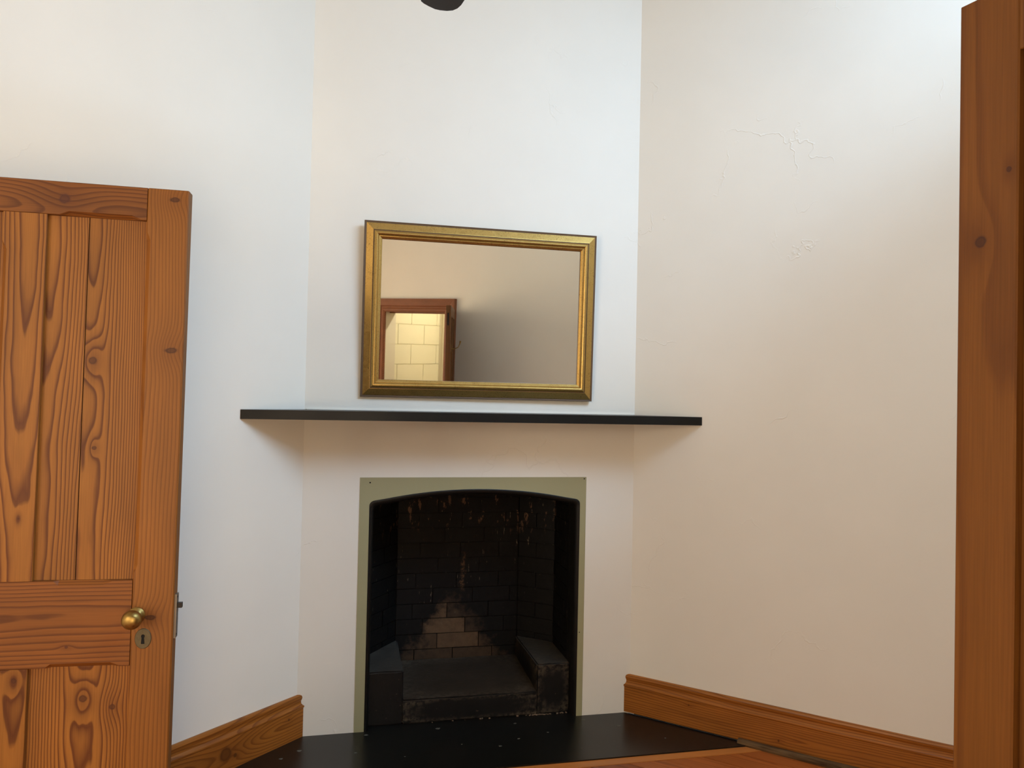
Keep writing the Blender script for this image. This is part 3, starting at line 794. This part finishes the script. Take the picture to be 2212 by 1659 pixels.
# mortice lock plate and latch on the edge
lp = obj('lock_plate', box(DWID-.0005, DWID+.0055, .008, .029, .858, .972), MAT['steel'], d1, bevel=.001); lp['label'] = 'worn steel lock plate on the door edge'
obj('latch', box(DWID+.005, DWID+.0175, .012, .024, .9355, .9485), MAT['iron'], lp, bevel=.0008)
for z in (.866, .964): obj('screw', lathe([(0, .0028), (.0008, .0026)], 'z', 10, (0, 0, 0)), MAT['iron'], lp).matrix_local = Matrix.Translation((DWID+.0054, .0185, z)) @ Matrix.Rotation(R(90), 4, 'Y')
obj('butt_hinge', lathe([(0, .006), (.09, .006)], 'z', 12, (-.007, -.004, 1.75)), MAT['iron'], d1)
obj('butt_hinge', lathe([(0, .006), (.09, .006)], 'z', 12, (-.007, -.004, .2)), MAT['iron'], d1)
# the pier and jamb the left door hangs from (outside the picture)
jx = org.x - .014
nibt = meet(Vector((jx, 0, 0)), Vector((0, 1, 0)), A0, DL)
nb = obj('wall_pier', prism([(jx-.02, org.y+.02), (jx-.02, nibt.y-.0), (jx-.14, nibt.y-.116), (jx-.14, org.y+.02)], 0, CEIL), MAT['wall'])
tag(nb, 'white wall pier beyond the left edge that carries the left door', 'wall', kind='structure')
jb = obj('trim_3', box(jx-.145, jx-.0005, org.y-.005, org.y+.02, 0, 2.10), MAT['pine_frame'], bevel=.002)
tag(jb, 'pine door jamb beyond the left edge on the white pier', 'trim', kind='structure')

# near door at the right edge, hinged on the doorway wall
P2 = Vector((0.9235, -2.6495, 2.03)); hang = R(180-80.31)
lean = (Vector((-0.01525, -0.01699, 1.00558))).normalized()
ex = Vector((math.cos(hang), math.sin(hang), 0)); ex = (ex - lean*ex.dot(lean)).normalized(); ey = lean.cross(ex)
rot2 = Matrix(((ex.x, ey.x, lean.x, 0), (ex.y, ey.y, lean.y, 0), (ex.z, ey.z, lean.z, 0), (0, 0, 0, 1)))
org2 = P2 - (rot2 @ Vector((DWID, 0, DHT)))
d2 = empty('door_2', mat=Matrix.Translation(org2) @ rot2)
tag(d2, 'close brown pine door leaf cut off by the right edge of the picture', 'door', kind='structure')
def y2(v): return -v                                    # this leaf is seen from its other side
SW = .0795
o = member('stile', d2, MAT['pine_near'], 'z', .02, DHT, DWID-SW, DWID, 0, y2(DTH), (None, None), (-.715, .085, .4), .002)
knots(o, (1.715, DWID-.031, .010), (1.80, DWID-.068, .004), (.95, DWID-.03, .004))
member('stile', d2, MAT['pine_near'], 'z', .02, DHT, 0, SW, 0, y2(DTH), (None, None), (.1, .1, 2.4))
member('top_rail', d2, MAT['pine_near'], 'x', SW+.0005, DWID-SW-.0005, 1.944, DHT-.0005, y2(.0006), y2(DTH), grain=(.1, .1, .4))
member('lock_rail', d2, MAT['pine_near'], 'x', SW+.0005, DWID-SW-.0005, .80, 1.0, y2(.0006), y2(DTH), grain=(.1, .1, .4))
member('bottom_rail', d2, MAT['pine_near'], 'x', SW+.0005, DWID-SW-.0005, .02, .22, y2(.0006), y2(DTH), grain=(.1, .1, .4))
member('muntin', d2, MAT['pine_near'], 'z', .2205, .7995, .345, .435, y2(.0006), y2(DTH), grain=(.2, .1, .4))
member('muntin', d2, MAT['pine_near'], 'z', 1.0005, 1.9435, .345, .435, y2(.0006), y2(DTH), grain=(.2, .1, .9))
for (x0, x1) in ((SW+.0005, .3445), (.4355, DWID-SW-.0005)):
    for (z0, z1) in ((.2205, .7995), (1.0005, 1.9435)):
        o = obj('panel_board', box(x0, x1, y2(.027), y2(.013), z0, z1), MAT['pine_near'], d2); o['grain'] = (-.4, .1, z0)
# small bolt at the top of the lock edge and a coat hook on the far face
obj('edge_bolt', box(DWID, DWID+.004, y2(.012), y2(.024), 1.87, 1.97), MAT['iron'], d2, bevel=.001)
hk = obj('coat_hook', box(DWID-.075, DWID-.050, y2(DTH)-.003, y2(DTH), 1.66, 1.72), MAT['brass'], d2, bevel=.001); hk['label'] = 'curved brass coat hook'
def tube(path, rad, seg=8):
    secs = []
    for i_, p_ in enumerate(path):
        p_ = Vector(p_); a = Vector(path[max(0, i_-1)]); b = Vector(path[min(len(path)-1, i_+1)])
        tv = (b-a).normalized(); u_ = tv.cross(Vector((1, 0, 0))).normalized() if abs(tv.x) < .9 else tv.cross(Vector((0, 0, 1))).normalized(); w_ = tv.cross(u_)
        r_ = rad[i_] if isinstance(rad, (list, tuple)) else rad
        secs.append([tuple(p_ + u_*(r_*math.cos(2*math.pi*k/seg)) + w_*(r_*math.sin(2*math.pi*k/seg))) for k in range(seg)])
    return loft(secs)
obj('hook_arm', tube([(DWID-.062, y2(DTH)-.002, 1.685), (DWID-.062, y2(DTH)-.030, 1.683), (DWID-.062, y2(DTH)-.058, 1.697), (DWID-.062, y2(DTH)-.072, 1.725), (DWID-.062, y2(DTH)-.076, 1.748)], [.004, .0035, .0035, .0045, .008]), MAT['brass'], hk, smooth=True)
for z in (.25, 1.70): obj('butt_hinge', lathe([(0, .006), (.09, .006)], 'z', 12, (-.006, .004, z)), MAT['iron'], d2)

# door frame round the doorway behind the camera, seen in the mirror
tr = empty('trim_4', on_doorwall((DOOR_T0+DOOR_T1)/2, FO, 0))
tag(tr, 'moulded brown pine door frame reflected in the mirror', 'trim', kind='structure')
bpy.context.view_layer.update()
AS_ = 1.25
ARC = [(0.0, 0.0), (0.0, .014), (.010, .020), (.020, .022), (.030, .016), (.038, .016), (.046, .024), (.070, .030), (.082, .034), (.098, .034), (.098, 0.0)]
ARC = [(w_*AS_, h_) for w_, h_ in ARC]
def arch_leg(t_in, sgn, top):
    r0, r1 = [], []
    for w_, h_ in ARC:
        tt = t_in + sgn*w_
        r0.append(tuple(on_doorwall(tt, FO-h_, 0))); r1.append(tuple(on_doorwall(tt, FO-h_, top+w_)))
    o = obj('architrave', loft([r0, r1]), MAT['pine_frame']); child_world(o, tr); return o
arch_leg(DOOR_T0, -1, DOOR_H)
arch_leg(DOOR_T1, 1, DOOR_H)
r0, r1 = [], []
for w_, h_ in ARC:
    r0.append(tuple(on_doorwall(DOOR_T0-w_, FO-h_, DOOR_H+w_))); r1.append(tuple(on_doorwall(DOOR_T1+w_, FO-h_, DOOR_H+w_)))
child_world(obj('head_architrave', loft([r0, r1]), MAT['pine_frame']), tr)
for (t0, t1, z0, z1, nm, mm) in ((DOOR_T0-.03, DOOR_T0, 0, DOOR_H+.03, 'lining', 'cream_grey'), (DOOR_T1, DOOR_T1+.03, 0, DOOR_H+.03, 'lining', 'pine_frame'), (DOOR_T0, DOOR_T1, DOOR_H, DOOR_H+.03, 'head_lining', 'pine_frame')):
    child_world(obj(nm, dw_box(bmesh.new(), t0, t1, FO, FO+.14, z0, z1), MAT[mm]), tr)
for (t0, t1, z0, z1) in ((DOOR_T0, DOOR_T1, DOOR_H-.012, DOOR_H),):
    child_world(obj('door_stop', dw_box(bmesh.new(), t0, t1, FO+.05, FO+.09, z0, z1), MAT['pine_frame']), tr)

# ------------------------------------------------------------------ hall beyond the doorway
HD0 = FO+.14; HD1 = HD0 + 0.72; HT0 = DOOR_T0-.03; HT1 = 1.35; HZ = 2.75
he_ = obj('wall_hall_end', dw_box(bmesh.new(), HT0-.12, HT0-.008, HD0, HD1+.1, 0, HZ), MAT['cream'])
tag(he_, 'cream painted block wall of the hall reflected through the doorway', 'wall', kind='structure')
bpy.context.view_layer.update()
BLH, BLL = 0.20, 0.40
zz = 0.09; row = 0
while zz < HZ-.05:
    d_ = HD0 - (.13 if row % 2 else .33)
    while d_ < HD1:
        d0_, d1_ = max(d_, HD0)+.003, min(d_+BLL, HD1)-.003
        if d1_-d0_ > .03:
            o = obj('block', dw_box(bmesh.new(), HT0-.010, HT0-.0005*random.random(), d0_, d1_, zz+.0032, min(zz+BLH-.0032, HZ)), MAT['cream'], None, bevel=.003, seg=1)
            child_world(o, he_)
        d_ += BLL
    zz += BLH; row += 1
hf = obj('wall_hall_far', dw_box(bmesh.new(), HT0-.12, HT1, HD1, HD1+.1, 0, HZ), MAT['cream_grey'])
tag(hf, 'pale boarded wall of the hall glimpsed beside the door in the mirror', 'wall', kind='structure')
bpy.context.view_layer.update()
k = 0; tt = HT0+.05
while tt < HT1-.1 and k < 22:
    child_world(obj('board', dw_box(bmesh.new(), tt, tt+.082, HD1-.012, HD1, 0.0, 2.02), MAT['cream_grey'], None, bevel=.004, seg=1), hf)
    tt += .088; k += 1
hc = obj('wall_hall_side', dw_box(bmesh.new(), HT1, HT1+.1, HD0, HD1, 0, HZ), MAT['cream'])
tag(hc, 'cream wall closing the far end of the hall out of sight', 'wall', kind='structure')
hfl = obj('floor_hall', dw_box(bmesh.new(), HT0, HT1, FO+.15, HD1, -.1, 0), MAT['plank_b'])
tag(hfl, 'wooden floor of the hall beyond the doorway', 'floor', kind='structure')
hce = obj('ceiling_hall', dw_box(bmesh.new(), HT0-.12, HT1+.1, HD0, HD1+.1, HZ, HZ+.1), MAT['cream'])
tag(hce, 'cream ceiling of the hall beyond the doorway', 'ceiling', kind='structure')
# warm pendant lamp in the hall
lp_ = on_doorwall(0.15, HD0+.34, HZ)
lamp = empty('pendant_lamp', tuple(lp_))
tag(lamp, 'small warm pendant lamp hanging in the hall behind the camera', 'lamp')
obj('ceiling_rose', lathe([(0, .05), (-.015, .05), (-.03, .012)], 'z', 20), MAT['white'], lamp, smooth=True)
obj('flex', lathe([(-.03, .004), (-.22, .004)], 'z', 8), MAT['white'], lamp)
obj('shade', loft([[(r_*math.cos(2*math.pi*k/24), r_*math.sin(2*math.pi*k/24), z_) for k in range(24)] for r_, z_ in ((.03, -.20), (.10, -.26), (.13, -.30), (.128, -.30), (.098, -.258), (.028, -.198))], caps=False), MAT['white'], lamp, smooth=True)
ld = bpy.data.lights.new('pendant_bulb', 'POINT'); ld.energy = 24.0; ld.color = (1.0, 0.91, 0.78); ld.shadow_soft_size = .035
lb = bpy.data.objects.new('pendant_bulb', ld); col.objects.link(lb); lb.parent = lamp; lb.location = (0, 0, -.285)

# ------------------------------------------------------------------ ceiling fan
FC = Vector((0.372, -1.83, 0)); FZ = 2.75
fan = empty('ceiling_fan', (FC.x, FC.y, CEIL))
tag(fan, 'black ceiling fan with one blade tip dipping into the top of the picture', 'fan')
zf = FZ - CEIL
obj('canopy', lathe([(0, .075), (-.03, .072), (-.06, .035), (-.065, .012)], 'z', 28), MAT['fan'], fan, smooth=True)
obj('downrod', lathe([(-.05, .012), (zf+.12, .012)], 'z', 12), MAT['fan'], fan, smooth=True)
obj('motor', lathe([(zf+.14, .02), (zf+.125, .07), (zf+.09, .105), (zf+.02, .11), (zf-.03, .085), (zf-.05, .03)], 'z', 32), MAT['fan'], fan, smooth=True)
# blade outline in its own frame, x outwards (tip raked), y across
bl = [(.10, -.045), (.25, -.062), (.45, -.066), (.62, -.066), (.690, -.0650), (.729, -.0555), (.752, -.0455), (.768, -.0315), (.7745, -.0130), (.7745, .0090), (.770, .026), (.755, .047), (.741, .0625), (.728, .0715), (.70, .0740), (.62, .072), (.45, .070), (.25, .064), (.10, .045)]
tipdir = (Vector((0.437, -1.055, 0)) - FC).normalized(); b0a = math.atan2(tipdir.y, tipdir.x)
bm = bmesh.new(); top = [bm.verts.new((x, y, .006)) for x, y in bl]; bot = [bm.verts.new((x, y, -.003)) for x, y in bl]
bm.faces.new(top); bm.faces.new(bot)
for k in range(len(bl)): bm.faces.new((top[k], top[(k+1) % len(bl)], bot[(k+1) % len(bl)], bot[k]))
blade = obj('blade', bm, MAT['fan'], fan, bevel=.002, seg=2)
for k in range(4):
    o = blade if k == 0 else blade.copy()
    if k: col.objects.link(o); o.parent = fan
    o.matrix_local = Matrix.Rotation(b0a + k*math.pi/2, 4, 'Z') @ Matrix.Translation((0, 0, zf))
